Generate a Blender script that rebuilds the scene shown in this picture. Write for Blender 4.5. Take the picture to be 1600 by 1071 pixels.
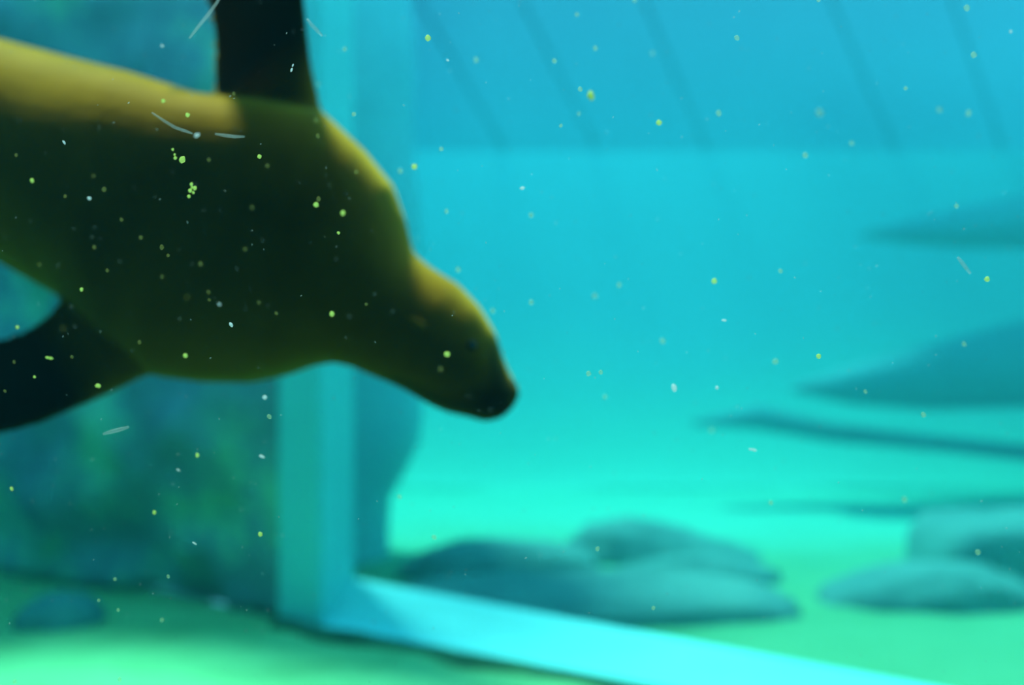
import bpy, bmesh, math, random
from mathutils import Vector, noise
from mathutils.bvhtree import BVHTree

for o in list(bpy.data.objects):
    bpy.data.objects.remove(o, do_unlink=True)
sc = bpy.context.scene
C = sc.collection
random.seed(11)

# ------------------------------------------------------------------ camera
W, H = 1600.0, 1071.0
F = 1778.0                       # focal length in pixels (40 mm on a 36 mm sensor)
CAM = Vector((0.0, 0.0, 1.30))
cd = bpy.data.cameras.new('camera')
cam = bpy.data.objects.new('camera', cd)
C.objects.link(cam)
cam.location = CAM
cam.rotation_euler = (math.radians(90), 0, 0)
cd.sensor_width = 36.0
cd.lens = F * 36.0 / W
cd.clip_start = 0.01
cd.clip_end = 200
cd.dof.use_dof = True
cd.dof.focus_distance = 1.12
cd.dof.aperture_fstop = 1.9
sc.camera = cam

# ------------------------------------------------------------------ light
world = bpy.data.worlds.new('world')
sc.world = world
world.use_nodes = True
wn = world.node_tree.nodes
bgn = wn.get('Background') or wn.new('ShaderNodeBackground')
bgn.inputs['Color'].default_value = (0.30, 0.66, 0.92, 1)
bgn.inputs['Strength'].default_value = 2.1
SUN_DIR = Vector((0.30, -0.40, -1.0)).normalized()      # the way the light travels
sd = bpy.data.lights.new('sun', 'SUN')
sd.energy = 8.6
sd.angle = math.radians(10.0)
sd.color = (1.0, 0.95, 0.84)
sun = bpy.data.objects.new('sun', sd)
C.objects.link(sun)
sun.location = (-2, 6, 9)
sun.rotation_euler = SUN_DIR.to_track_quat('-Z', 'Y').to_euler()

vs = sc.view_settings
vs.view_transform = 'Standard'
vs.look = 'None'
vs.gamma = 1.0
vs.use_curve_mapping = False
vs.exposure = 0.0

# ------------------------------------------------------------------ helpers
def at(px, py, d):
    """world point seen at pixel (px,py), d metres in front of the lens"""
    return Vector(((px - W / 2) / F * d, d, CAM.z - (py - H / 2) / F * d))

def obj(name, bm, m, parent=None, smooth=False):
    me = bpy.data.meshes.new(name)
    bm.normal_update()
    bm.to_mesh(me)
    bm.free()
    if smooth:
        for p in me.polygons:
            p.use_smooth = True
    me.materials.append(m)
    o = bpy.data.objects.new(name, me)
    C.objects.link(o)
    if parent:
        o.parent = parent
        o.matrix_parent_inverse = parent.matrix_world.inverted()
    return o

def tag(o, label=None, cat=None, group=None, kind=None):
    if label: o['label'] = label
    if cat: o['category'] = cat
    if group: o['group'] = group
    if kind: o['kind'] = kind
    return o

def origin_to(o, p):
    """move an unparented mesh object's origin to world point p"""
    p = Vector(p)
    o.data.transform(__import__('mathutils').Matrix.Translation(-p))
    o.location = p

def add_box(bm, x0, x1, y0, y1, z0, z1, xf=None):
    v = []
    for z in (z0, z1):
        for x, y in ((x0, y0), (x1, y0), (x1, y1), (x0, y1)):
            p = Vector((x, y, z))
            v.append(bm.verts.new(xf(p) if xf else p))
    for f in ((3, 2, 1, 0), (4, 5, 6, 7), (0, 1, 5, 4), (1, 2, 6, 5), (2, 3, 7, 6), (3, 0, 4, 7)):
        bm.faces.new([v[i] for i in f])
    return v

def loft(bm, rings, cap=True):
    vr = [[bm.verts.new(p) for p in r] for r in rings]
    n = len(vr[0])
    for a, b in zip(vr[:-1], vr[1:]):
        for i in range(n):
            j = (i + 1) % n
            bm.faces.new((a[i], a[j], b[j], b[i]))
    if cap:
        bm.faces.new(list(reversed(vr[0])))
        bm.faces.new(vr[-1])

def fbm(p, s, seed=0.0, oct=4):
    q = p * s + Vector((seed, seed * 1.7, -seed * 0.6))
    return noise.fractal(q, 0.9, 2.1, oct)

# ------------------------------------------------------------------ materials
def new_mat(name):
    m = bpy.data.materials.new(name)
    m.use_nodes = True
    nt = m.node_tree
    nt.nodes.clear()
    out = nt.nodes.new('ShaderNodeOutputMaterial')
    return m, nt, out

def mottled(name, stops, scale=3.0, rough=0.85, bump=0.25, detail=6.0, coord='Object', stretch=(1, 1, 1), spec=0.2, bscale=None):
    m, nt, out = new_mat(name)
    N, L = nt.nodes, nt.links
    b = N.new('ShaderNodeBsdfPrincipled')
    tc = N.new('ShaderNodeTexCoord')
    mp = N.new('ShaderNodeMapping')
    mp.inputs['Scale'].default_value = stretch
    L.new(tc.outputs[coord], mp.inputs['Vector'])
    nz = N.new('ShaderNodeTexNoise')
    nz.inputs['Scale'].default_value = scale
    nz.inputs['Detail'].default_value = detail
    nz.inputs['Roughness'].default_value = 0.62
    L.new(mp.outputs[0], nz.inputs['Vector'])
    cr = N.new('ShaderNodeValToRGB')
    els = cr.color_ramp.elements
    while len(els) > 1:
        els.remove(els[-1])
    for i, (p, c) in enumerate(stops):
        e = els[0] if i == 0 else els.new(p)
        e.position = p
        e.color = (*c, 1)
    L.new(nz.outputs['Fac'], cr.inputs['Fac'])
    L.new(cr.outputs['Color'], b.inputs['Base Color'])
    b.inputs['Roughness'].default_value = rough
    b.inputs['Specular IOR Level'].default_value = spec
    if bump:
        n2 = N.new('ShaderNodeTexNoise')
        n2.inputs['Scale'].default_value = bscale or scale * 6
        n2.inputs['Detail'].default_value = 5
        L.new(tc.outputs[coord], n2.inputs['Vector'])
        bp = N.new('ShaderNodeBump')
        bp.inputs['Strength'].default_value = bump
        bp.inputs['Distance'].default_value = 0.02
        L.new(n2.outputs['Fac'], bp.inputs['Height'])
        L.new(bp.outputs[0], b.inputs['Normal'])
    L.new(b.outputs[0], out.inputs['Surface'])
    return m

M = {}
M['sand_near'] = mottled('algae_sand', [(0.30, (0.20, 0.42, 0.16)), (0.50, (0.27, 0.54, 0.22)), (0.70, (0.33, 0.60, 0.26))], 1.6, 0.95, 0.3, bscale=14)
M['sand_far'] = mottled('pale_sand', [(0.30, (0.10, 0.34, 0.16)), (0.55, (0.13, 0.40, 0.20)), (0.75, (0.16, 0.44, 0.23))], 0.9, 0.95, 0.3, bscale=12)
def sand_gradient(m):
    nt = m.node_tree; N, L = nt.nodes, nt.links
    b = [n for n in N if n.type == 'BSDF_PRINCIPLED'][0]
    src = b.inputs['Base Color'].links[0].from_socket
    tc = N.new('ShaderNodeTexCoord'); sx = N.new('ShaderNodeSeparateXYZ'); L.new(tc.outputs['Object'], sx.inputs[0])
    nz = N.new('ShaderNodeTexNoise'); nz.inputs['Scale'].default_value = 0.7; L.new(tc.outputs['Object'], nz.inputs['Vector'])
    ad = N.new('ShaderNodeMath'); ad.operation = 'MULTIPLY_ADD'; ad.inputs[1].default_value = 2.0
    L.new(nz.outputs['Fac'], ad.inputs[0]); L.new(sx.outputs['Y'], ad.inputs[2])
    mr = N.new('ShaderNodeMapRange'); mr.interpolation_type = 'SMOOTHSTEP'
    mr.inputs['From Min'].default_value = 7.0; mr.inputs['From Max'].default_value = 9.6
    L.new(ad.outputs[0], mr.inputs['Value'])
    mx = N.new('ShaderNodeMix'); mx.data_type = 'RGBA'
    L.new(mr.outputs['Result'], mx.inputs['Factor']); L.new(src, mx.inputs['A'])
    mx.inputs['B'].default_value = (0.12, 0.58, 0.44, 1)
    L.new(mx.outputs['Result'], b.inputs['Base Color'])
sand_gradient(M['sand_far'])             # bluer and brighter further out: distance haze put into the sand colour
M['bank'] = mottled('bank_sand', [(0.30, (0.30, 0.58, 0.46)), (0.55, (0.38, 0.66, 0.54)), (0.75, (0.44, 0.70, 0.58))], 0.9, 0.95, 0.3, bscale=12)
M['rock_wall'] = mottled('algae_rockwork', [(0.34, (0.18, 0.28, 0.32)), (0.50, (0.24, 0.40, 0.43)), (0.58, (0.32, 0.64, 0.44)), (0.72, (0.38, 0.76, 0.48))], 1.3, 0.9, 0.5, bscale=9)
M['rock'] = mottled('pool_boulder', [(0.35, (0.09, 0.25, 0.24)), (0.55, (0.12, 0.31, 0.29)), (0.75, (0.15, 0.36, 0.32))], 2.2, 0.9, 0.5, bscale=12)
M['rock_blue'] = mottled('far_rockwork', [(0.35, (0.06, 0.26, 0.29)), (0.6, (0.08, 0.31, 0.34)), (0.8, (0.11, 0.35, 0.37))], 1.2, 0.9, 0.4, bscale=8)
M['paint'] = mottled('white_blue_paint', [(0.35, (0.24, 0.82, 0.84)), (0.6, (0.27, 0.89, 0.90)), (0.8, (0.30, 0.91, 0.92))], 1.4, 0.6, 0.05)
M['shelf'] = mottled('bounce_concrete', [(0.3, (0.04, 0.075, 0.015)), (0.7, (0.065, 0.11, 0.022))], 2.0, 0.9, 0.3)  # dark green of the added shelf, toned for its bounce
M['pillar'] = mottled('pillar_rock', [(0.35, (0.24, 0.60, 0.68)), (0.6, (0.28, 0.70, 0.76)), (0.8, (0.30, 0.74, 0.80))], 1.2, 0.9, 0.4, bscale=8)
M['concrete'] = mottled('dark_concrete', [(0.3, (0.035, 0.045, 0.04)), (0.7, (0.06, 0.075, 0.06))], 2.0, 0.9, 0.3)
M['debris'] = mottled('algae_shade', [(0.3, (0.03, 0.10, 0.05)), (0.6, (0.06, 0.17, 0.08)), (0.8, (0.12, 0.28, 0.12))], 7.0, 0.95, 0.5)  # debris tone darkened with the sill's contact shade
M['gallery'] = mottled('black_gallery_paint', [(0.3, (0.012, 0.012, 0.013)), (0.7, (0.02, 0.02, 0.02))], 3.0, 0.9, 0.1)
M['blocker'] = mottled('blocker_concrete', [(0.3, (0.16, 0.19, 0.18)), (0.7, (0.24, 0.27, 0.25))], 2.0, 0.9, 0.3)

def pool_wall_mat():
    """blue pool paint above a sand tone"""
    m, nt, out = new_mat('blue_pool_paint')
    N, L = nt.nodes, nt.links
    b = N.new('ShaderNodeBsdfPrincipled')
    tc = N.new('ShaderNodeTexCoord')
    nz = N.new('ShaderNodeTexNoise'); nz.inputs['Scale'].default_value = 0.45; nz.inputs['Detail'].default_value = 3
    L.new(tc.outputs['Object'], nz.inputs['Vector'])
    cr = N.new('ShaderNodeValToRGB')
    cr.color_ramp.elements[0].position = 0.3; cr.color_ramp.elements[0].color = (0.10, 0.41, 0.50, 1)
    cr.color_ramp.elements[1].position = 0.7; cr.color_ramp.elements[1].color = (0.115, 0.455, 0.545, 1)
    L.new(nz.outputs['Fac'], cr.inputs['Fac'])
    sx = N.new('ShaderNodeSeparateXYZ'); L.new(tc.outputs['Object'], sx.inputs[0])
    ad = N.new('ShaderNodeMath'); ad.operation = 'MULTIPLY_ADD'      # uneven upper edge of the sand
    L.new(nz.outputs['Fac'], ad.inputs[0]); ad.inputs[1].default_value = 0.9
    L.new(sx.outputs['Z'], ad.inputs[2])
    mr = N.new('ShaderNodeMapRange'); mr.interpolation_type = 'SMOOTHSTEP'
    mr.inputs['From Min'].default_value = 0.35; mr.inputs['From Max'].default_value = 2.3
    L.new(ad.outputs[0], mr.inputs['Value'])
    mx = N.new('ShaderNodeMix'); mx.data_type = 'RGBA'
    mx.inputs['A'].default_value = (0.14, 0.62, 0.50, 1)
    L.new(mr.outputs['Result'], mx.inputs['Factor'])
    L.new(cr.outputs['Color'], mx.inputs['B'])
    L.new(mx.outputs['Result'], b.inputs['Base Color'])
    b.inputs['Roughness'].default_value = 0.8
    b.inputs['Specular IOR Level'].default_value = 0.2
    L.new(b.outputs[0], out.inputs['Surface'])
    return m
M['pool_wall'] = pool_wall_mat()
M['outer'] = mottled('grey_blue_backdrop', [(0.3, (0.16, 0.34, 0.43)), (0.7, (0.18, 0.375, 0.465))], 0.5, 0.85, 0.1)
M['streak_rod'] = mottled('dark_streak', [(0.3, (0.02, 0.05, 0.07)), (0.7, (0.03, 0.07, 0.09))], 3.0, 0.6, 0.0)

def water_mat(name, dens):
    m, nt, out = new_mat(name)
    N, L = nt.nodes, nt.links
    ab = N.new('ShaderNodeVolumeAbsorption')
    ab.inputs['Color'].default_value = (0.0, 0.88, 0.88, 1)
    ab.inputs['Density'].default_value = 0.22
    scn = N.new('ShaderNodeVolumeScatter')
    scn.inputs['Color'].default_value = (0.10, 0.80, 1.0, 1)
    scn.inputs['Density'].default_value = dens
    scn.inputs['Anisotropy'].default_value = 0.0
    ad = N.new('ShaderNodeAddShader')
    L.new(ab.outputs[0], ad.inputs[0]); L.new(scn.outputs[0], ad.inputs[1])
    L.new(ad.outputs[0], out.inputs['Volume'])
    return m
M['water'] = water_mat('clear_pool_water', 0.010)
M['water_far'] = water_mat('hazy_pool_water', 0.075)

def glass_mat():
    m, nt, out = new_mat('clear_acrylic')
    g = nt.nodes.new('ShaderNodeBsdfGlass')
    g.inputs['IOR'].default_value = 1.12
    g.inputs['Roughness'].default_value = 0.0
    nt.links.new(g.outputs[0], out.inputs['Surface'])
    return m
M['glass'] = glass_mat()

def fur_mat():
    m, nt, out = new_mat('wet_fur')
    N, L = nt.nodes, nt.links
    b = N.new('ShaderNodeBsdfPrincipled')
    tc = N.new('ShaderNodeTexCoord')
    nz = N.new('ShaderNodeTexNoise'); nz.inputs['Scale'].default_value = 3.5; nz.inputs['Detail'].default_value = 7
    L.new(tc.outputs['Object'], nz.inputs['Vector'])
    cr = N.new('ShaderNodeValToRGB')
    cr.color_ramp.elements[0].position = 0.3; cr.color_ramp.elements[0].color = (0.27, 0.100, 0.006, 1)
    cr.color_ramp.elements[1].position = 0.75; cr.color_ramp.elements[1].color = (0.56, 0.225, 0.012, 1)
    L.new(nz.outputs['Fac'], cr.inputs['Fac'])
    # bare dark skin of flippers and muzzle, painted per vertex from the anatomy
    at_ = N.new('ShaderNodeAttribute'); at_.attribute_name = 'skin'
    mx = N.new('ShaderNodeMix'); mx.data_type = 'RGBA'
    L.new(at_.outputs['Fac'], mx.inputs['Factor'])
    L.new(cr.outputs['Color'], mx.inputs['A'])
    mx.inputs['B'].default_value = (0.016, 0.013, 0.010, 1)
    L.new(mx.outputs['Result'], b.inputs['Base Color'])
    b.inputs['Roughness'].default_value = 0.55
    b.inputs['Specular IOR Level'].default_value = 0.08
    b.inputs['IOR'].default_value = 1.10
    b.inputs['Sheen Weight'].default_value = 0.75
    b.inputs['Sheen Roughness'].default_value = 0.45
    b.inputs['Sheen Tint'].default_value = (1.0, 0.62, 0.06, 1)
    n2 = N.new('ShaderNodeTexNoise'); n2.inputs['Scale'].default_value = 60; n2.inputs['Detail'].default_value = 4
    L.new(tc.outputs['Object'], n2.inputs['Vector'])
    bp = N.new('ShaderNodeBump'); bp.inputs['Strength'].default_value = 0.12; bp.inputs['Distance'].default_value = 0.01
    L.new(n2.outputs['Fac'], bp.inputs['Height'])
    L.new(bp.outputs[0], b.inputs['Normal'])
    L.new(b.outputs[0], out.inputs['Surface'])
    return m
M['fur'] = fur_mat()

def plain(name, col, rough=0.5, transl=0.0, alpha=1.0):
    m, nt, out = new_mat(name)
    N, L = nt.nodes, nt.links
    b = N.new('ShaderNodeBsdfPrincipled')
    nz = N.new('ShaderNodeTexNoise'); nz.inputs['Scale'].default_value = 300
    mx = N.new('ShaderNodeMix'); mx.data_type = 'RGBA'
    mx.inputs['A'].default_value = (*[c * 0.8 for c in col], 1)
    mx.inputs['B'].default_value = (*col, 1)
    L.new(nz.outputs['Fac'], mx.inputs['Factor'])
    L.new(mx.outputs['Result'], b.inputs['Base Color'])
    b.inputs['Roughness'].default_value = rough
    b.inputs['Specular IOR Level'].default_value = 0.3
    last = b.outputs[0]
    if transl:
        t = N.new('ShaderNodeBsdfTranslucent')
        L.new(mx.outputs['Result'], t.inputs['Color'])
        s = N.new('ShaderNodeMixShader'); s.inputs[0].default_value = transl
        L.new(last, s.inputs[1]); L.new(t.outputs[0], s.inputs[2]); last = s.outputs[0]
    if alpha < 1:
        t = N.new('ShaderNodeBsdfTransparent')
        s = N.new('ShaderNodeMixShader'); s.inputs[0].default_value = alpha
        L.new(t.outputs[0], s.inputs[1]); L.new(last, s.inputs[2]); last = s.outputs[0]
    L.new(last, out.inputs['Surface'])
    return m
M['eye'] = plain('dark_eye', (0.006, 0.006, 0.006), 0.12)
M['nose'] = plain('black_nose', (0.012, 0.012, 0.012), 0.4)
M['fleck_green'] = plain('green_algae_fleck', (0.92, 1.0, 0.28), 0.7, 0.75, 0.6)
M['fleck_faint'] = plain('faint_green_fleck', (0.75, 0.98, 0.55), 0.7, 0.55, 0.28)
M['fleck_yellow'] = plain('dull_yellow_fleck', (0.55, 0.50, 0.14), 0.7, 0.5, 0.22)
M['fleck_white'] = plain('white_fleck', (1.0, 1.0, 1.0), 0.5, 0.75, 0.6)
M['strand'] = plain('pale_strand', (0.80, 0.88, 0.85), 0.6, 0.4, 0.20)

# ------------------------------------------------------------------ the setting
SURF = 3.55                                     # water level
P0 = Vector((-1.077, 5.32, 0))                  # foot of the frame's outer edge
U = Vector((0.84, -0.5426, 0)).normalized()     # along the dividing wall, to the right
NB = Vector((-U.y, U.x, 0))                     # into the far pool
def wl(t, s, z):                                # wall coordinates -> world
    return P0 + U * t + NB * s + Vector((0, 0, z))

def cut(bm, co, no):
    g = bm.verts[:] + bm.edges[:] + bm.faces[:]
    bmesh.ops.bisect_plane(bm, geom=g, plane_co=co, plane_no=no, clear_outer=True)

def floor_patch(name, t0, t1, s0, s1, step, amp, m, seed, label):
    bm = bmesh.new()
    nt_, ns = int((t1 - t0) / step) + 1, int((s1 - s0) / step) + 1
    g = [[None] * (ns + 1) for _ in range(nt_ + 1)]
    for i in range(nt_ + 1):
        for j in range(ns + 1):
            p = wl(t0 + (t1 - t0) * i / nt_, s0 + (s1 - s0) * j / ns, 0)
            p.z = amp * fbm(p, 0.9, seed) + amp * 0.25 * math.sin(p.y * 16 + 3 * fbm(p, 0.7, seed + 5))
            g[i][j] = bm.verts.new(p)
    for i in range(nt_):
        for j in range(ns):
            bm.faces.new((g[i][j], g[i + 1][j], g[i + 1][j + 1], g[i][j + 1]))
    cut(bm, (0, 0.42, 0), (0, -1, 0))
    cut(bm, (0, 10.15, 0), (0, 1, 0))
    cut(bm, (6.3, 0, 0), (1, 0, 0))
    cut(bm, (-7.0, 0, 0), (-1, 0, 0))
    o = obj(name, bm, m, smooth=True)
    return tag(o, label, 'floor', kind='structure')

floor_patch('floor', -9, 9, -9.5, 0.1, 0.11, 0.018, M['sand_near'], 3.0, 'green tinted sandy floor in front of the painted frame')
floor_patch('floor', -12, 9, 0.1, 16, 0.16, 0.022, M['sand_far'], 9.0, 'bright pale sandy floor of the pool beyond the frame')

def rock_sheet(name, t0, t1, s_face, thick, z1, amp, m, seed, label, step=0.09, xf=wl, scale=0.9):
    """a solid wall whose near face is rough artificial rockwork"""
    bm = bmesh.new()
    n, k = int((t1 - t0) / step), int(z1 / step)
    F_, B_ = [], []
    for i in range(n + 1):
        fr, br = [], []
        for j in range(k + 1):
            t, z = t0 + (t1 - t0) * i / n, z1 * j / k
            q = xf(t, s_face, z)
            d = amp * (fbm(q, scale, seed) + 0.5 * abs(fbm(q, scale * 2.2, seed + 4)))
            edge = min(1.0, (t1 - t) / 0.35)
            fr.append(bm.verts.new(xf(t, s_face - max(-0.1, d) * edge, z)))
            br.append(bm.verts.new(xf(t, s_face + thick, z)))
        F_.append(fr); B_.append(br)
    for i in range(n):
        for j in range(k):
            bm.faces.new((F_[i][j], F_[i + 1][j], F_[i + 1][j + 1], F_[i][j + 1]))
            bm.faces.new((B_[i][j + 1], B_[i + 1][j + 1], B_[i + 1][j], B_[i][j]))
        bm.faces.new((F_[i][k], F_[i + 1][k], B_[i + 1][k], B_[i][k]))
        bm.faces.new((F_[i + 1][0], F_[i][0], B_[i][0], B_[i + 1][0]))
    for j in range(k):
        bm.faces.new((F_[0][j], F_[0][j + 1], B_[0][j + 1], B_[0][j]))
        bm.faces.new((F_[n][j + 1], F_[n][j], B_[n][j], B_[n][j + 1]))
    bmesh.ops.recalc_face_normals(bm, faces=bm.faces[:])
    o = obj(name, bm, m, smooth=True)
    return tag(o, label, 'wall', kind='structure')

rock_sheet('wall_left', -7.0, 0.03, 0.02, 0.20, SURF + 0.05, 0.22, M['rock_wall'], 2.3,
           'dark teal rockwork wall with green algae patches left of the frame')

# painted frame round the opening: jamb and sill

bm = bmesh.new()
add_box(bm, 0.0, 0.26, -0.03, 0.222, 0, SURF + 0.05, lambda p: wl(p.x, p.y, p.z))
bmesh.ops.bevel(bm, geom=[e for e in bm.edges], offset=0.012, segments=2, affect='EDGES')
o = obj('trim_1', bm, M['paint'])
tag(o, 'pale blue painted upright jamb of the underwater opening', 'frame', kind='structure')
bm = bmesh.new()
# sill: one sloping face above a low step, swept along the wall
rings = []
for t in (0.26, 0.6, 1.0, 1.5, 2.0, 2.5, 3.0, 3.5, 4.0, 5.0, 6.3):
    hgt = max(0.07, 0.187 - 0.030 * (t - 0.26))          # the sill gets lower towards the right
    prof = [(-0.01, 0.0), (-0.01, 0.016), (0.004, 0.024), (0.024, 0.026), (0.040, 0.036), (0.190, hgt * 0.94), (0.222, hgt), (0.235, hgt - 0.01), (0.235, 0.0)]
    rings.append([wl(t, q, z) for q, z in prof])
loft(bm, rings)
bmesh.ops.recalc_face_normals(bm, faces=bm.faces[:])
o = obj('trim_2', bm, M['paint'])
tag(o, 'pale blue painted sill running along the foot of the opening', 'frame', kind='structure')

# walls of the far pool
bm = bmesh.new()                               # sloping end of the pool: a dished shell from the sand up to the waterline
rings = []
NS = 36
for i in range(NS + 1):
    q = i / NS
    row = []
    for k in range(70):
        x = -7.0 + 13.3 * k / 69
        p = Vector((x, 10.1 + 3.1 * q, (SURF - 0.03) * q ** 1.55))
        p.z += (0.02 * fbm(p, 0.8, 9.0) + 0.012) * (1 - q)
        row.append(bm.verts.new(p))
    rings.append(row)
back = [[bm.verts.new((r[k].co.x, 13.6, z)) for k in range(70)] for r, z in ((rings[-1], SURF - 0.06), (rings[-1], -0.1))]
front = [bm.verts.new((v.co.x, v.co.y, -0.1)) for v in rings[0]]
lip = [bm.verts.new(v.co) for v in rings[-1]]
strips = rings + [None, lip] + back + [front, [bm.verts.new(v.co) for v in rings[0]]]
for a, b in zip(strips[:-1], strips[1:]):
    if a is None or b is None: continue
    for k in range(69):
        bm.faces.new((a[k], a[k + 1], b[k + 1], b[k]))
bmesh.ops.recalc_face_normals(bm, faces=bm.faces[:])
wb = obj('wall_back', bm, M['pool_wall'], smooth=True)
tag(wb, 'sloping end of the far pool, sand below and blue paint above', 'wall', kind='structure')
bm = bmesh.new()                               # backdrop added for the water surface's underside, brightness set by its colour
add_box(bm, -10, 11, 15.0, 15.25, 0, 6.7)
add_box(bm, -10, 11, 14.94, 15.31, 6.7, 6.82)
tag(obj('wall_backdrop', bm, M['outer']), 'grey blue backdrop added for the water underside behind the far pool', 'wall', kind='structure')
wr = rock_sheet('wall_right', 0, 9.0, 0, 0.4, SURF + 0.05, 0.25, M['rock_blue'], 6.1,
                'bluish rockwork wall on the right of the far pool', 0.2, lambda t, s, z: Vector((6.1 + s, 13.1 - t, z)))
bm = bmesh.new()
add_box(bm, 6.1, 6.4, 0.42, 4.2, 0, SURF + 0.05)
tag(obj('wall_side', bm, M['concrete']), 'dark concrete side wall beyond the right edge', 'wall', kind='structure')
bm = bmesh.new()
add_box(bm, -7.2, -6.9, 0.42, 13.2, 0, SURF + 0.05)
tag(obj('wall_end', bm, M['rock_wall']), 'rockwork end wall beyond the left edge', 'wall', kind='structure')

# near wall with the viewing window, and the dark gallery behind it
bm = bmesh.new()
add_box(bm, -7.2, -2.2, 0.30, 0.46, -0.5, SURF + 0.6)
add_box(bm, 2.2, 6.6, 0.30, 0.46, -0.5, SURF + 0.6)
add_box(bm, -2.2, 2.2, 0.30, 0.46, -0.5, 0.25)
add_box(bm, -2.2, 2.2, 0.30, 0.46, 2.7, SURF + 0.6)
tag(obj('wall_front', bm, M['concrete']), 'dark concrete wall around the viewing window', 'wall', kind='structure')
bm = bmesh.new()                               # unseen overhang added to keep front sky light off the sea lion
add_box(bm, -7.2, 6.6, -0.2, 1.75, SURF + 0.6, SURF + 0.72)
add_box(bm, -7.2, 6.6, 1.69, 1.75, SURF + 0.48, SURF + 0.6)
tag(obj('added_overhang', bm, M['concrete']), 'unseen dark overhang added above the viewing window to block sky light', 'sky_blocker', kind='structure')
bm = bmesh.new()
add_box(bm, -2.2, 2.2, 0.36, 0.40, 0.25, 2.7)
tag(obj('window_1', bm, M['glass']), 'clear acrylic viewing window pane', 'window', kind='structure')
bm = bmesh.new()
add_box(bm, -3.2, 3.2, -2.6, -2.5, -0.5, 3.0)
tag(obj('wall_gallery', bm, M['gallery']), 'black painted rear wall of the viewing gallery', 'wall', kind='structure')
for nm, x0, x1 in (('wall_gallery_left', -3.3, -3.2), ('wall_gallery_right', 3.2, 3.3)):
    bm = bmesh.new()
    add_box(bm, x0, x1, -2.6, 0.30, -0.5, 3.0)
    tag(obj(nm, bm, M['gallery']), 'black painted side wall of the viewing gallery', 'wall', kind='structure')
bm = bmesh.new()
add_box(bm, -3.3, 3.3, -2.6, 0.30, -0.5, -0.4)
tag(obj('floor', bm, M['gallery']), 'dark floor of the viewing gallery', 'floor', kind='structure')
bm = bmesh.new()
add_box(bm, -3.3, 3.3, -2.6, 0.30, 2.9, 3.0)
tag(obj('ceiling', bm, M['gallery']), 'dark ceiling of the viewing gallery', 'ceiling', kind='structure')

# unseen slab added above the rock wall to shadow the left floor
bm = bmesh.new()
ds = (-SUN_DIR / SUN_DIR.z)                    # shadow shift per metre of height, reversed below
hz = SURF + 0.1
def above(p):                                  # point above the surface whose shadow falls on floor point p
    return Vector((p.x, p.y, 0)) - Vector((SUN_DIR.x, SUN_DIR.y, 0)) / -SUN_DIR.z * hz
e1, e2 = above(at(430, 985, 5.15)), above(at(0, 1022, 4.75))
dirv = (e2 - e1).normalized()
e3 = e1 + dirv * 6.0
poly = [Vector((e1.x, e1.y, 0)), Vector((e3.x, e3.y, 0)), Vector((e3.x, e3.y + 6, 0)), wl(-3.5, 1.5, 0), wl(-0.9, 0.24, 0)]
lo = [bm.verts.new((p.x, p.y, hz)) for p in poly]
hi = [bm.verts.new((p.x, p.y, hz + 0.15)) for p in poly]
bm.faces.new(list(reversed(lo))); bm.faces.new(hi)
for i in range(len(poly)):
    j = (i + 1) % len(poly)
    bm.faces.new((lo[i], lo[j], hi[j], hi[i]))
bmesh.ops.recalc_face_normals(bm, faces=bm.faces[:])
tag(obj('shade_slab', bm, M['blocker']), 'unseen concrete slab added above the rockwork wall to cast shade', 'light_blocker', kind='structure')

bm = bmesh.new()  # unseen roof added to shade the rock ledges
add_box(bm, 1.8, 6.5, 9.9, 12.0, 5.5, 5.6)
add_box(bm, 6.2, 6.4, 10.1, 10.3, 3.4, 5.5)
add_box(bm, 6.2, 6.4, 11.7, 11.9, 3.4, 5.5)
tag(obj('shade_canopy', bm, M['blocker']), 'unseen flat roof added to shade the right side of the far pool', 'roof', kind='structure')
# unseen dark shelf added to cut floor bounce on the sea lion
bm = bmesh.new()
add_box(bm, -6.8, 6.0, 0.47, 3.8, -0.05, 0.09)
bmesh.ops.bevel(bm, geom=[e for e in bm.edges], offset=0.03, segments=2, affect='EDGES')
tag(obj('bounce_shelf', bm, M['shelf']), 'unseen dark shelf added under the viewing window to cut floor bounce', 'shelf', kind='structure')

# water: clear in the near pool, hazier beyond the dividing wall
for sgn, m, lab in ((1, 'water', 'clear blue-green water of the near pool around the sea lion'), (-1, 'water_far', 'hazy cyan water of the pool beyond the frame')):
    bm = bmesh.new()
    add_box(bm, -6.92, 6.15, 0.405, 13.25, -0.06, SURF)
    g = bm.verts[:] + bm.edges[:] + bm.faces[:]
    r_ = bmesh.ops.bisect_plane(bm, geom=g, plane_co=wl(0, 0.1 + 0.0005 * -sgn, 0), plane_no=NB * sgn, clear_outer=True)
    bmesh.ops.holes_fill(bm, edges=[e for e in bm.edges if e.is_boundary], sides=0)
    bmesh.ops.recalc_face_normals(bm, faces=bm.faces[:])
    tag(obj('water', bm, M[m]), lab, 'water', kind='stuff')

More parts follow.
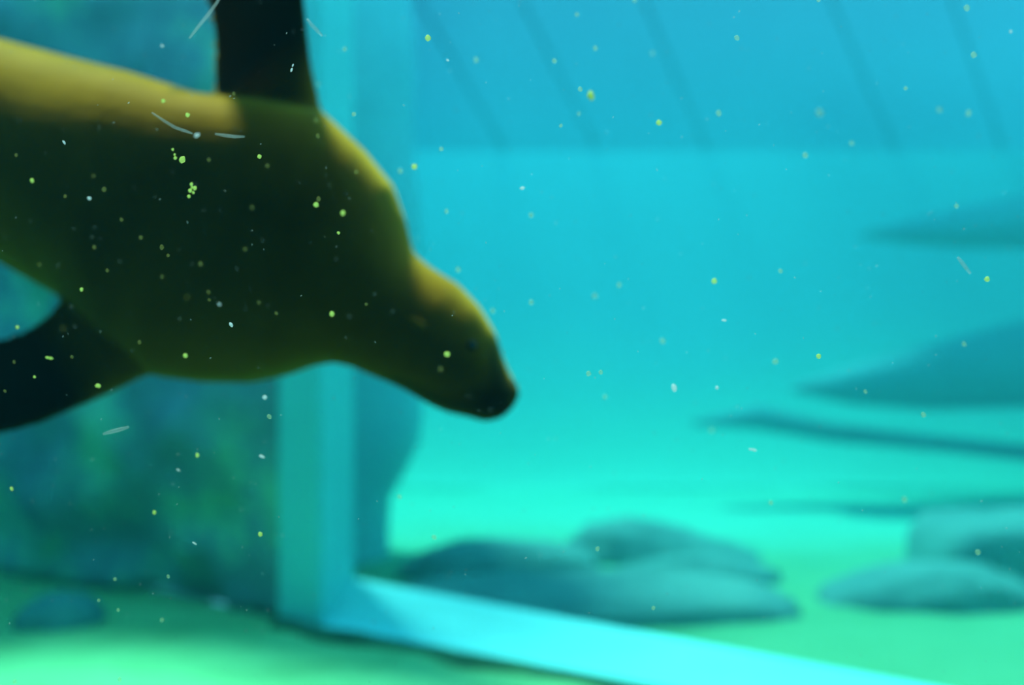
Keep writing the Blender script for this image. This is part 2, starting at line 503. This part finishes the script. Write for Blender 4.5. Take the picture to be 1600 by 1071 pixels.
# ------------------------------------------------------------------ rocks
def boulder(name, px0, px1, py_top, d, depth, m, seed, label, cat='rock', group=None, zbase=-0.04, pw=2.4, rough=0.10, lean=0.0, taper=0.0, parent=None, zc=None):
    x0, x1 = at(px0, 0, d).x, at(px1, 0, d).x
    top = at(0, py_top, d).z
    cx, rx = (x0 + x1) / 2, (x1 - x0) / 2
    rz = (top - zbase)
    bm = bmesh.new()
    bmesh.ops.create_icosphere(bm, subdivisions=4, radius=1)
    for v in bm.verts:
        n = v.co.normalized()
        e = pw
        k = (abs(n.x) ** e + abs(n.y) ** e + abs(n.z) ** e) ** (-1 / e)
        q = n * k
        f = 1 + rough * fbm(q, 1.3, seed) + rough * 0.5 * fbm(q, 3.1, seed + 2)
        q = q * f
        sx = 1 - taper * max(0, q.z)
        p = Vector((cx + q.x * rx * sx + lean * max(0, q.z) * rx, d + q.y * depth, zbase + max(q.z, -0.05) * rz))
        v.co = p
    o = obj(name, bm, m, smooth=True, parent=parent)
    if not parent:
        origin_to(o, (cx, d, zbase))
        tag(o, label, cat, group)
    return o

GR = 'boulders on the far sand'
boulder('boulder', 632, 945, 846, 6.38, 0.30, M['rock'], 1.2, 'long low boulder just behind the sill, nearest the upright jamb', group=GR, pw=2.6)
boulder('boulder', 850, 1200, 812, 6.87, 0.33, M['rock'], 4.7, 'hump backed boulder behind the right end of the long low one', group=GR, pw=2.0, taper=0.35, lean=-0.22, rough=0.14)
boulder('boulder', 945, 1235, 868, 6.28, 0.20, M['rock'], 6.6, 'low rock filling the gap in front of the hump backed boulder', group=GR, pw=2.0)
boulder('boulder', 1268, 1640, 880, 5.75, 0.28, M['rock'], 8.1, 'low rounded rock sloping down in front of the flat topped block', group=GR, pw=2.0)
boulder('boulder', 1432, 1830, 806, 6.5, 0.42, M['rock'], 5.5, 'large flat topped rock block at the right edge', group=GR, pw=8.0, rough=0.035, taper=0.16)
boulder('boulder', 590, 1250, 902, 5.58, 0.42, M['rock'], 2.9, 'flat dark slab added for the boulder shade between the long boulder and the sill', group=GR, pw=3.0, rough=0.07)  # added slab stands where the sand is only shaded by the boulders
boulder('stone', 25, 165, 928, 5.25, 0.17, M['rock'], 3.3, 'small dark algae covered stone on the floor against the left rockwork', group='stones by the rockwork')

# dark ridge at the sill's foot: algae debris, contact shade put into its colour
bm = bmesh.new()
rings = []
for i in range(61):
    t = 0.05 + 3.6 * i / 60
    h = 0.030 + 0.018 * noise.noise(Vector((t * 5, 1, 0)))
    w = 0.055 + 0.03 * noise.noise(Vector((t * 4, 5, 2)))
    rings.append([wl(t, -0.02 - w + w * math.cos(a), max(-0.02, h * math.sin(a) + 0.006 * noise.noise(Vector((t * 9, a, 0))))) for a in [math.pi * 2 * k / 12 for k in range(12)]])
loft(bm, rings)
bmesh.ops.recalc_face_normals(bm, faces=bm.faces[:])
o = obj('algae_shade_ridge', bm, M['debris'], smooth=True)
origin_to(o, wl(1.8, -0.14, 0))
tag(o, 'dark ridge of algae debris and painted contact shade along the foot of the sill', 'algae')

# tall undercut rock standing just behind the jamb
bm = bmesh.new()
rings = []
D0 = 6.6
NR = 28
for k in range(29):
    py = 925 - (925 + 330) * k / 28
    right = 598 if py > 800 else None
    if right is None:
        right = 598 + (648 - 598) * min(1, (800 - py) / 110) ** 0.8
        if py < 260: right -= 12 * min(1, (260 - py) / 120)
        right += 5 * math.sin(py / 47.0)
    xr = at(right, 0, D0).x
    xl = at(330, 0, D0).x
    z = at(0, py, D0).z
    cx, rx = (xr + xl) / 2, (xr - xl) / 2
    ring = []
    for i in range(NR):
        a = 2 * math.pi * i / NR
        p = Vector((cx + rx * math.cos(a), D0 + 0.35 + 0.45 * math.sin(a), max(-0.03, z)))
        r = 1 + 0.06 * fbm(p, 1.6, 7.7)
        ring.append(Vector((cx + rx * math.cos(a) * (1 if math.cos(a) > 0.8 else r), D0 + 0.35 + 0.45 * math.sin(a) * r, p.z)))
    rings.append(ring)
loft(bm, rings)
bmesh.ops.recalc_face_normals(bm, faces=bm.faces[:])
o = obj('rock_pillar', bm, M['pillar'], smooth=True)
origin_to(o, (at(480, 0, D0).x, D0 + 0.35, 0))
tag(o, 'tall dark rock pillar with an undercut foot directly behind the jamb', 'rock')

# ledges that jut from the right-hand rockwork: parts of that wall
def ledge(pts, d, depth):
    bm = bmesh.new()
    rings = []
    for i, (px, pt, pb) in enumerate(pts):
        a, b = at(px, pt, d), at(px, pb, d)
        c, r = (a + b) / 2, (a.z - b.z) / 2
        q = i / (len(pts) - 1)
        ring = []
        for k in range(16):
            t = 2 * math.pi * k / 16
            p = Vector((c.x, d + depth * (0.25 + 0.75 * q) * math.cos(t), c.z + r * math.sin(t)))
            p += Vector((0.03, 0.06, 0.03)) * fbm(p, 2.0, d)
            ring.append(p)
        rings.append(ring)
    loft(bm, rings)
    bmesh.ops.recalc_face_normals(bm, faces=bm.faces[:])
    return obj('rock_ledge', bm, M['rock_blue'], parent=wr, smooth=True)
ledge([(1345, 366, 372), (1420, 345, 384), (1510, 322, 390), (1620, 298, 392), (1900, 270, 400), (2060, 250, 410)], 9.4, 0.5)
ledge([(1240, 602, 612), (1330, 570, 634), (1450, 536, 640), (1620, 496, 640), (1900, 470, 650), (2120, 450, 660)], 9.0, 0.5)
ledge([(1085, 654, 662), (1180, 634, 676), (1300, 660, 690), (1450, 680, 704), (1620, 698, 724), (1900, 700, 750), (2120, 700, 760)], 9.2, 0.4)

# thin dark rods added for the slanting light streaks above the end wall
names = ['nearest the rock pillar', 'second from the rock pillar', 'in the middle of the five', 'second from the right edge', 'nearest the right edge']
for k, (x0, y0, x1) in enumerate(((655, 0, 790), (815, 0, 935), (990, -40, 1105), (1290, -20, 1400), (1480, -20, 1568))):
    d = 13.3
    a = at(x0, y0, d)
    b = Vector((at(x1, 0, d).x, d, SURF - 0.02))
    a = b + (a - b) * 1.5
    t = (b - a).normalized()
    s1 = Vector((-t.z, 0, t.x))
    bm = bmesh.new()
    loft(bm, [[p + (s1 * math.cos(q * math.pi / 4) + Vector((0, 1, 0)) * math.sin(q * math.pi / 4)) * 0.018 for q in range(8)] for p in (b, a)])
    for e_ in (0, 1):                                   # two thicker sleeves low on the rod
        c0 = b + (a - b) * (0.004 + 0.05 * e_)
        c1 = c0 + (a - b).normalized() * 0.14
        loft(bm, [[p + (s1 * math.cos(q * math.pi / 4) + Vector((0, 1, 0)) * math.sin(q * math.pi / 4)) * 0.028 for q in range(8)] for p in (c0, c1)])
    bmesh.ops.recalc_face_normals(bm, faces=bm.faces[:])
    o = obj('light_streak_rod', bm, M['streak_rod'], smooth=False)
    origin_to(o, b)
    tag(o, 'faint slanting rod added as a light streak above the far blue wall, ' + names[k], 'streak_rod', 'light streak rods above the far wall')

# ------------------------------------------------------------------ sea lion
def ellipse_ring(a, b, ry, n=28, e=2.0):
    """ring through silhouette points a and b (3-D), half-depth ry along the view axis"""
    c = (a + b) / 2
    h = (a - b) / 2
    out = []
    for i in range(n):
        t = 2 * math.pi * i / n
        ct, st = math.cos(t), math.sin(t)
        out.append(c + h * (math.copysign(abs(ct) ** (2 / e), ct)) + Vector((0, 1, 0)) * ry * math.copysign(abs(st) ** (2 / e), st))
    return out

torso = [  # (upper silhouette px, lower silhouette px, depth, half thickness)
    ((-640, -80), (-625, -30), 2.62, 0.045),
    ((-560, -85), (-530, 20), 2.58, 0.075),
    ((-420, -62), (-400, 130), 2.52, 0.12),
    ((-270, -22), (-240, 250), 2.45, 0.165),
    ((-130, 22), (-110, 345), 2.39, 0.195),
    ((0, 62), (0, 408), 2.34, 0.210),
    ((110, 91), (105, 468), 2.30, 0.222),
    ((215, 119), (195, 545), 2.27, 0.230),
    ((325, 155), (265, 590), 2.25, 0.232),
    ((430, 168), (330, 598), 2.24, 0.228),
    ((512, 182), (395, 599), 2.23, 0.218),
    ((570, 236), (450, 587), 2.22, 0.200),
    ((614, 290), (492, 572), 2.21, 0.178),
    ((634, 345), (522, 567), 2.20, 0.155),
    ((646, 396), (552, 574), 2.19, 0.132),
    ((676, 420), (583, 588), 2.185, 0.122),
    ((716, 444), (614, 600), 2.18, 0.120),
    ((750, 480), (644, 616), 2.175, 0.116),
    ((775, 522), (672, 633), 2.17, 0.102),
    ((787, 561), (700, 645), 2.165, 0.082),
    ((799, 588), (728, 651), 2.16, 0.066),
    ((811, 605), (756, 659), 2.158, 0.056),
    ((812, 622), (779, 656), 2.156, 0.044),
    ((805, 633), (790, 648), 2.155, 0.024),
]
bm = bmesh.new()
def squareness(px):                                            # the chest is slab sided, head and hips are round
    return 2.0 + 1.1 * max(0.0, 1 - abs(px - 390) / 240.0) ** 0.7
loft(bm, [ellipse_ring(at(*u, d), at(*l, d), r, 40, squareness(u[0])) for u, l, d, r in torso])

def flipper(stations):
    rings = []
    for (tp, lp, d0, d1, th) in stations:
        a, b = at(*lp, d1), at(*tp, d0)
        c, h = (a + b) / 2, (a - b) / 2
        ax = Vector((0, 1, 0))
        ax = (ax - h.normalized() * ax.dot(h.normalized())).normalized()
        ring = []
        for i in range(24):
            t = 2 * math.pi * i / 24
            thick = th * (0.62 + 0.38 * math.cos(t))           # thick leading edge, thin trailing edge
            ring.append(c + h * math.cos(t) + ax * thick * math.sin(t))
        rings.append(ring)
    loft(bm, rings)

flipper([  # fore flipper held up
    ((350, 300), (500, 300), 2.24, 2.22, 0.10),
    ((338, 215), (505, 210), 2.24, 2.22, 0.095),
    ((334, 160), (499, 160), 2.23, 2.21, 0.075),
    ((334, 100), (485, 95), 2.21, 2.18, 0.055),
    ((330, 45), (480, 38), 2.18, 2.14, 0.042),
    ((318, 0), (476, -12), 2.15, 2.10, 0.036),
    ((296, -60), (462, -80), 2.11, 2.06, 0.032),
    ((262, -120), (425, -150), 2.08, 2.03, 0.028),
    ((235, -170), (350, -200), 2.06, 2.02, 0.024),
    ((232, -195), (262, -210), 2.05, 2.03, 0.018),
])
flipper([  # fore flipper swept down and back, towards the glass
    ((190, 400), (330, 520), 2.24, 2.22, 0.10),
    ((104, 462), (236, 584), 2.20, 2.18, 0.080),
    ((52, 506), (150, 626), 2.15, 2.13, 0.055),
    ((0, 527), (62, 664), 2.10, 2.08, 0.044),
    ((-70, 548), (-35, 690), 2.05, 2.03, 0.037),
    ((-170, 590), (-140, 722), 1.99, 1.97, 0.031),
    ((-275, 650), (-265, 742), 1.93, 1.92, 0.025),
    ((-335, 700), (-330, 735), 1.90, 1.895, 0.018),
])
for k in (0, 1):                                               # hind flippers
    dd = 2.54 + 0.16 * k
    flipper([
        ((-540, -40 + 10 * k), (-560, 10 + 10 * k), 2.60, 2.60, 0.05),
        ((-660, -105 + 45 * k), (-690, -35 + 45 * k), dd + .04, dd + .04, 0.04),
        ((-780, -150 + 70 * k), (-820, -30 + 70 * k), dd, dd, 0.025),
        ((-880, -170 + 90 * k), (-910, -40 + 90 * k), dd - .02, dd - .02, 0.018),
    ])
bmesh.ops.recalc_face_normals(bm, faces=bm.faces[:])
body = obj('body', bm, M['fur'])
r = body.modifiers.new('r', 'REMESH'); r.mode = 'VOXEL'; r.voxel_size = 0.009
s = body.modifiers.new('s', 'SMOOTH'); s.factor = 0.5; s.iterations = 5
dg = bpy.context.evaluated_depsgraph_get()
me = bpy.data.meshes.new_from_object(body.evaluated_get(dg))
old = body.data
body.modifiers.clear()
body.data = me
body.data.name = 'body'
bpy.data.meshes.remove(old)
if not me.materials: me.materials.append(M['fur'])
for p in me.polygons: p.use_smooth = True

def seg_dist(p, a, b):
    ab = b - a
    t = max(0, min(1, (p - a).dot(ab) / ab.length_squared))
    return (p - (a + ab * t)).length
# mouth line pressed in; bare skin weights on muzzle, chin and flippers
mouth = [at(802, 628, 2.10), at(770, 622, 2.09), at(736, 606, 2.08)]
mouth = [Vector((p.x, 0, p.z)) for p in mouth]
brow = [Vector((at(668, 540, 2.17).x, 0, at(668, 540, 2.17).z))]
sk = me.attributes.new('skin', 'FLOAT', 'POINT')
A_up, B_up = at(415, 150, 2.25), at(330, -200, 2.6)
A_dn, B_dn = at(150, 545, 2.17), at(-330, 720, 1.9)
muz = [at(640, 618, 2.17), at(720, 612, 2.16), at(800, 575, 2.15), at(790, 640, 2.15)]
def sstep(a, b, x):
    t = max(0, min(1, (x - a) / (b - a)))
    return t * t * (3 - 2 * t)
for v in me.vertices:
    q = Vector((v.co.x, 0, v.co.z))
    dm = min(seg_dist(q, mouth[0], mouth[1]), seg_dist(q, mouth[1], mouth[2]))
    if dm < 0.010:
        v.co -= v.normal * 0.0035 * (1 - (dm / 0.010) ** 2)
    up = sstep(-0.07, 0.0, (v.co - A_up).dot((B_up - A_up).normalized())) if v.co.z > 1.6 and v.co.x > -0.64 else 0
    dn = sstep(0.0, 0.10, (v.co - A_dn).dot((B_dn - A_dn).normalized())) if v.co.z < 1.42 and v.co.x < -0.7 else 0
    dmz = min(seg_dist(v.co, muz[0], muz[1]), seg_dist(v.co, muz[1], muz[3]), seg_dist(v.co, muz[2], muz[3]))
    mz = 0.8 * (1 - sstep(0.055, 0.085, dmz)) if v.co.x > -0.3 else 0
    sk.data[v.index].value = max(up, dn, mz)
me.update()

root = bpy.data.objects.new('sea_lion', None)
C.objects.link(root)
root.location = at(300, 380, 2.25)
bpy.context.view_layer.update()
body.parent = root
body.matrix_parent_inverse = root.matrix_world.inverted()
tag(root, 'dark brown sea lion swimming to the right with spread flippers and head bent down', 'sea lion')

bvh = BVHTree.FromPolygons([v.co[:] for v in me.vertices], [p.vertices[:] for p in me.polygons])
def hit(px, py, far=False):
    p = at(px, py, 1.0)
    dirn = (p - CAM).normalized()
    if far:
        loc, nor, idx, dist = bvh.ray_cast(CAM + dirn * 6, -dirn)
    else:
        loc, nor, idx, dist = bvh.ray_cast(CAM, dirn)
    return loc, nor
for far in (False, True):
    loc, nor = hit(738, 540, far)
    bm = bmesh.new()
    bmesh.ops.create_uvsphere(bm, u_segments=16, v_segments=10, radius=0.011)
    bmesh.ops.translate(bm, vec=loc - nor * 0.006, verts=bm.verts[:])
    e = obj('eye', bm, M['eye'], parent=root, smooth=True)
    loc, nor = hit(664, 512, far)                       # small rolled ear flap
    ax = (at(640, 500, 2.17) - at(664, 512, 2.17)).normalized()
    bm = bmesh.new()
    rings = []
    for i in range(6):
        q = i / 5
        c = loc + ax * 0.035 * q + nor * (0.002 + 0.008 * q)
        w = 0.0065 * math.sin(math.pi * (0.25 + 0.7 * q)) + 0.0008
        s2 = nor.cross(ax).normalized()
        rings.append([c + s2 * w * math.cos(2 * math.pi * k / 8) + nor * w * 0.7 * math.sin(2 * math.pi * k / 8) for k in range(8)])
    loft(bm, rings)
    obj('ear', bm, M['fur'], parent=root, smooth=True)
bm = bmesh.new()                                        # nose pad wrapping the snout tip
bmesh.ops.create_uvsphere(bm, u_segments=16, v_segments=10, radius=1)
c = at(799, 606, 2.158)
for v in bm.verts:
    v.co = c + Vector((v.co.x * 0.0105, v.co.y * 0.030, v.co.z * 0.017))
obj('nose', bm, M['nose'], parent=root, smooth=True)

# ------------------------------------------------------------------ flecks drifting in the water
rn = random.Random(5)
def blob(bm, c, rx, rz, ang=0.0, seed=0.0):
    res = bmesh.ops.create_icosphere(bm, subdivisions=2, radius=1)
    ca, sa = math.cos(ang), math.sin(ang)
    for v in res['verts']:
        n = v.co.copy()
        f = 1 + 0.28 * noise.noise(n * 1.6 + Vector((seed, seed, seed)))
        x, z = n.x * rx * f, n.z * rz * f
        v.co = c + Vector((x * ca + z * sa, n.y * min(rx, rz) * 0.35 * f, -x * sa + z * ca))

def fleck(px, py, w, h, m, label, group, ang=0.0, d=None, name='algae_fleck', cat='fleck', blobs=None):
    d = d or rn.uniform(0.92, 1.3)
    bm = bmesh.new()
    k = d / F / 2 * 0.9
    for i, (ox, oy, s) in enumerate(blobs or [(0, 0, 1.0)]):
        blob(bm, Vector((ox / F * d, 0, -oy / F * d)), w * k * s, h * k * s, ang, px * 0.37 + i)
    o = obj(name, bm, M[m], smooth=True)
    o.location = at(px, py, d)
    tag(o, label, cat, group)
    return o

GB = 'bright flecks drifting in the water'
bold = [
    (287, 251, 11, 13, 'fleck_green', 'largest bright green fleck in front of the sea lion, below its raised flipper', 0.5, None),
    (274, 243, 7, 7, 'fleck_green', 'thin broken green fleck beside the largest green fleck', 0.3, [(-2, -8, .7), (1, 0, .6), (2, 5, .9)]),
    (302, 297, 10, 10, 'fleck_green', 'loose clump of small green grains in front of the sea lion\'s chest', 0.2, [(-1, -8, .6), (4, -2, .75), (-3, 2, .7), (2, 5, .5), (-5, 11, .6), (0, -3, .5)]),
    (53, 283, 7, 8, 'fleck_green', 'round green fleck before the dark flank near the left edge', 0, None),
    (295, 181, 8, 8, 'fleck_green', 'round yellow-green fleck left of the raised flipper\'s root', 0, None),
    (257, 159, 7, 7, 'fleck_green', 'small yellow-green fleck on the sunlit edge of the back', 0, None),
    (310, 213, 11, 6, 'fleck_white', 'glinting blue-white fleck below the raised flipper', -0.5, None),
    (458, 109, 6, 13, 'fleck_white', 'double white fleck in front of the raised flipper', 0.4, [(1, -5, .45), (-1, 2, .6)]),
    (142, 311, 7, 6, 'fleck_white', 'small whitish fleck before the sea lion\'s dark flank', 0.4, None),
    (103, 224, 4, 8, 'fleck_white', 'narrow white fleck near the top of the dark flank', -0.6, None),
    (495, 321, 9, 9, 'fleck_green', 'left one of two round green flecks before the shoulder', 0, None),
    (537, 334, 9, 9, 'fleck_green', 'right one of two round green flecks before the shoulder', 0, None),
    (530, 365, 6, 5, 'fleck_green', 'tiny green fleck just below the pair before the shoulder', 0.5, None),
    (520, 491, 9, 9, 'fleck_green', 'olive green fleck in front of the throat', 0, None),
    (407, 246, 8, 8, 'fleck_green', 'dull green fleck right of the blue-white glint', 0, None),
    (363, 508, 6, 9, 'fleck_white', 'white fleck before the lower chest', -0.5, None),
    (345, 476, 6, 4, 'fleck_white', 'tiny white fleck above the one on the lower chest', 0.4, None),
    (292, 556, 8, 8, 'fleck_green', 'pale green fleck near the lower edge of the chest', 0.6, None),
    (156, 603, 11, 7, 'fleck_green', 'oval bright green fleck on the lower edge of the swept-back flipper', 0.2, None),
    (80, 559, 11, 6, 'fleck_green', 'flat green fleck in front of the swept-back flipper', 0.1, [(-3, 0, .7), (2, 1, .8)]),
    (57, 589, 5, 5, 'fleck_green', 'tiny green fleck on the swept-back flipper, low at the left', 0, None),
    (31, 512, 6, 6, 'fleck_green', 'small green fleck on the upper edge of the swept-back flipper', 0, None),
    (130, 453, 6, 7, 'fleck_green', 'small pale green fleck where the swept-back flipper joins the belly', 0, None),
    (699, 554, 10, 10, 'fleck_green', 'round green fleck in front of the sea lion\'s cheek', 0, None),
    (669, 61, 11, 11, 'fleck_green', 'round green fleck right of the rock pillar, near the top edge', 0, None),
    (648, 262, 10, 10, 'fleck_green', 'round green fleck just right of the sea lion\'s shoulder', 0, None),
    (922, 151, 13, 16, 'fleck_green', 'biggest yellow-green fleck in the open blue water', 0.2, [(0, -2, .8), (2, 3, .7), (-2, 1, .5)]),
    (1029, 193, 10, 10, 'fleck_green', 'round green fleck right of the biggest one in the open water', 0, None),
    (1052, 606, 9, 14, 'fleck_white', 'large white fleck in the open water right of the snout', -0.3, None),
    (1119, 606, 6, 6, 'fleck_white', 'small white fleck right of the large white one', 0, None),
    (1175, 702, 12, 6, 'fleck_white', 'flat white fleck above the bright far sand', 0.2, [(-3, 0, .6), (2, 1, .75)]),
    (816, 295, 9, 5, 'fleck_white', 'small blue-white fleck in the open water above the head', -0.2, None),
    (1130, 501, 9, 4, 'fleck_white', 'thin blue-white fleck in the middle of the open water', 0.1, None),
    (1115, 440, 10, 10, 'fleck_green', 'round pale green fleck at mid height in the open water', 0, None),
    (1277, 557, 9, 9, 'fleck_green', 'round green fleck left of the middle rock ledge', 0, None),
    (1539, 437, 10, 10, 'fleck_green', 'round green fleck between the two upper rock ledges', 0, None),
    (411, 713, 11, 5, 'fleck_white', 'oval white fleck just left of the jamb', 0.4, None),
    (415, 621, 8, 8, 'fleck_white', 'round cream fleck left of the jamb under the belly', 0, None),
    (408, 834, 8, 9, 'fleck_green', 'round green fleck before the rockwork near the jamb foot', 0, None),
    (310, 711, 7, 8, 'fleck_green', 'green fleck before the rockwork under the belly', 0, None),
    (243, 800, 7, 7, 'fleck_green', 'green fleck before the middle of the rockwork', 0, None),
    (22, 763, 6, 8, 'fleck_green', 'green fleck before the rockwork at the left edge', -0.4, None),
    (306, 848, 9, 3, 'fleck_white', 'thin white fleck before the lower rockwork', 0.5, None),
    (281, 734, 7, 3, 'fleck_white', 'tiny white sliver before the rockwork under the chest', 0.5, None),
    (1575, 52, 5, 5, 'fleck_white', 'tiny white fleck in the upper right corner', 0, None),
    (256, 74, 6, 4, 'fleck_white', 'tiny white fleck before the rockwork above the back', 0.5, None),
    (700, 96, 5, 4, 'fleck_white', 'tiny white fleck below the green one near the top edge', 0.5, None),
]
for px, py, w, h, m, lab, ang, bl in bold:
    fleck(px, py, w, h, m, lab, GB, ang, blobs=bl)

LM = [(415, 60, 'the raised flipper'), (340, 160, "the raised flipper's rear corner"), (505, 185, "the raised flipper's front root"), (310, 213, 'the blue-white glint'),
      (287, 251, 'the largest bright green fleck'), (302, 297, 'the loose green clump'), (53, 283, 'the green fleck at the left flank'), (142, 311, 'the whitish fleck on the flank'),
      (102, 462, 'the notch behind the lower flipper'), (30, 600, 'the lower flipper near the left edge'), (156, 603, 'the oval green fleck on the lower flipper'), (320, 590, "the chest's lower edge"),
      (516, 328, 'the pair of green flecks on the shoulder'), (407, 246, 'the dull green fleck below the flipper'), (363, 508, 'the white fleck on the lower chest'), (520, 491, 'the olive fleck on the throat'),
      (699, 554, 'the green fleck on the cheek'), (805, 612, "the sea lion's snout"), (760, 490, "the sea lion's forehead"), (645, 385, "the notch of the sea lion's nape"), (630, 310, "the sea lion's shoulder edge"),
      (669, 61, 'the green fleck by the pillar top'), (922, 151, 'the biggest yellow-green fleck'), (1029, 193, 'the green fleck right of the biggest'), (1100, 225, 'the foot of the middle light streak'), (1045, 60, 'the middle light streak'),
      (870, 60, 'the light streak second from the pillar'), (1345, 100, 'the second light streak from the right'), (1525, 110, 'the rightmost light streak'), (1400, 225, 'the foot of a right-hand light streak'),
      (1460, 350, 'the uppermost rock ledge'), (1539, 437, 'the green fleck between the ledges'), (1480, 580, 'the middle rock ledge'), (1110, 656, 'the tip of the lowest ledge'), (1277, 557, 'the green fleck left of the ledges'),
      (1115, 440, 'the pale green fleck in mid water'), (1052, 606, 'the large white fleck'), (816, 295, 'the blue-white fleck above the head'), (498, 750, 'the jamb'), (525, 110, 'the jamb beside the raised flipper'),
      (990, 830, 'the top of the hump backed boulder'), (780, 880, 'the long low boulder'), (1480, 815, 'the left corner of the flat topped block'), (615, 760, "the rock pillar's undercut"), (240, 870, 'the lower rockwork'),
      (90, 960, 'the small dark stone'), (60, 1050, 'the bright sand in the lower left corner'), (1020, 960, 'the flat shade slab')]
_lab = {}
def place_words(px, py):
    x, y, nm = min(LM, key=lambda q: (q[0] - px) ** 2 + (q[1] - py) ** 2)
    dx, dy = px - x, py - y
    if math.hypot(dx, dy) < 12: w = 'right on'
    else:
        w = ['right of', 'below right of', 'below', 'below left of', 'left of', 'above left of', 'above', 'above right of'][int(round(math.atan2(dy, dx) / (math.pi / 4))) % 8]
    return w + ' ' + nm, math.hypot(dx, dy)
def many(pts, m, look, group):
    for (px, py, s) in pts:
        o = fleck(px, py, s, s * rn.uniform(0.8, 1.1), m, '', group, rn.uniform(0, 3), d=rn.uniform(0.8, 1.5))
        w, dist = place_words(px, py)
        _lab.setdefault(look + ' ' + w, []).append((dist, o))
def settle_labels():
    for k, v in _lab.items():
        v.sort(key=lambda q: q[0])
        for i, (d_, o) in enumerate(v):
            end = '' if len(v) == 1 else (', the nearer one' if i == 0 else ', the farther one') if len(v) == 2 else (', nearest', ', second nearest', ', third nearest', ', fourth nearest', ', fifth nearest')[i]
            o['label'] = k + end
many([(866, 97, 9), (930, 77, 9), (906, 141, 9), (744, 95, 9), (904, 179, 7), (876, 198, 7), (1018, 86, 8), (901, 25, 8), (991, 2, 8),
      (1150, 61, 10), (1122, 178, 10), (1278, 178, 13), (1507, 15, 11), (1518, 88, 11), (1412, 140, 7), (1464, 174, 10), (1511, 178, 12), (1329, 225, 9), (1256, 244, 10), (1277, 2, 8)],
     'fleck_faint', 'faint green fleck', 'faint flecks in the upper water')
many([(716, 422, 9), (830, 473, 10), (967, 446, 9), (929, 463, 9), (830, 337, 9), (770, 486, 9), (919, 584, 9), (938, 582, 8), (1034, 533, 10), (945, 620, 8),
      (1440, 648, 9), (1504, 538, 9), (1210, 565, 10), (1218, 424, 8), (1492, 323, 8), (698, 331, 8), (626, 268, 9), (1110, 672, 8), (1350, 612, 7), (690, 234, 8)],
     'fleck_faint', 'faint green fleck', 'faint flecks in the middle water')
many([(165, 297, 8), (105, 308, 6), (150, 387, 7), (255, 387, 8), (315, 413, 8), (222, 372, 7), (385, 390, 6), (192, 344, 6), (328, 251, 7), (103, 514, 6), (25, 566, 6),
      (220, 535, 7), (328, 457, 7), (329, 469, 6), (295, 465, 6), (115, 558, 6), (495, 189, 8), (498, 214, 9), (419, 260, 7), (367, 148, 7), (499, 312, 9), (406, 473, 6), (433, 490, 6),
      (573, 476, 6), (689, 577, 8), (255, 433, 6), (11, 611, 6), (170, 423, 6), (265, 400, 6), (64, 414, 6), (148, 276, 6), (395, 325, 6), (29, 244, 6), (558, 270, 8)],
     'fleck_yellow', 'dull yellowish fleck', 'dull flecks before the sea lion')
many([(679, 839, 9), (625, 776, 8), (933, 857, 8), (1203, 785, 9), (1410, 780, 10), (182, 904, 6), (187, 952, 6), (255, 968, 7), (27, 1063, 8), (190, 1060, 8), (157, 937, 6), (422, 651, 9),
      (265, 900, 6), (1020, 949, 8), (1525, 862, 10), (554, 180, 8), (540, 79, 8), (499, 134, 6)],
     'fleck_faint', 'faint yellow-green fleck', 'faint flecks before frame and sand')

settle_labels()

# pale drifting strands
def strand(pts, w, label, m='strand', d=1.05):
    bm = bmesh.new()
    ps = [at(x, y, d) for x, y in pts]
    rings = []
    n = len(ps)
    for i, p in enumerate(ps):
        t = (ps[min(i + 1, n - 1)] - ps[max(i - 1, 0)]).normalized()
        s1 = Vector((-t.z, 0, t.x))
        q = i / (n - 1)
        r = w * d / F / 2 * (0.35 + 0.65 * math.sin(math.pi * (0.1 + 0.8 * q)))
        rings.append([p + s1 * r * math.cos(2 * math.pi * k / 8) + Vector((0, 1, 0)) * r * math.sin(2 * math.pi * k / 8) for k in range(8)])
    loft(bm, rings)
    bmesh.ops.recalc_face_normals(bm, faces=bm.faces[:])
    o = obj('drifting_strand', bm, M[m], smooth=True)
    origin_to(o, ps[0])
    tag(o, label, 'strand', 'pale strands drifting in the water')
strand([(352, -12), (340, 8), (326, 27), (312, 44), (298, 62)], 6, 'long pale strand slanting across the rear edge of the raised flipper')
strand([(481, 32), (488, 41), (496, 49), (505, 58)], 6, 'short pale strand beside the front edge of the raised flipper')
strand([(240, 178), (258, 190), (276, 201), (294, 207), (303, 210)], 4.5, 'curved pale strand on the brown shoulder below the raised flipper')
strand([(338, 211), (352, 213), (368, 215), (384, 215)], 5, 'straight faint strand right of the blue-white glint')
strand([(1493, 403), (1499, 410), (1505, 418), (1513, 428)], 7, 'short white strand under the uppermost rock ledge')
strand([(164, 678), (178, 674), (190, 671), (204, 667)], 6, 'pale strand before the rockwork below the swept-back flipper')

# countless tiny motes: one object
bm = bmesh.new()
for i in range(900):
    d = rn.uniform(0.85, 1.6)
    p = Vector((rn.uniform(-0.55, 0.55) * d, d, CAM.z + rn.uniform(-0.38, 0.38) * d))
    r = rn.uniform(0.5, 1.5) / F * d * 0.9
    a = rn.uniform(0, 3)
    ax = Vector((math.cos(a), 0, math.sin(a))) * r * rn.uniform(1, 2.2)
    ay = Vector((-math.sin(a), 0, math.cos(a))) * r
    az = Vector((0, 1, 0)) * r
    v = [bm.verts.new(p + q) for q in (ax, -ax, ay, -ay, az, -az)]
    for f in ((0, 2, 4), (2, 1, 4), (1, 3, 4), (3, 0, 4), (2, 0, 5), (1, 2, 5), (3, 1, 5), (0, 3, 5)):
        bm.faces.new([v[k] for k in f])
o = obj('fine_motes', bm, M['strand'])
tag(o, 'countless tiny pale motes suspended in the water near the window', 'motes', kind='stuff')
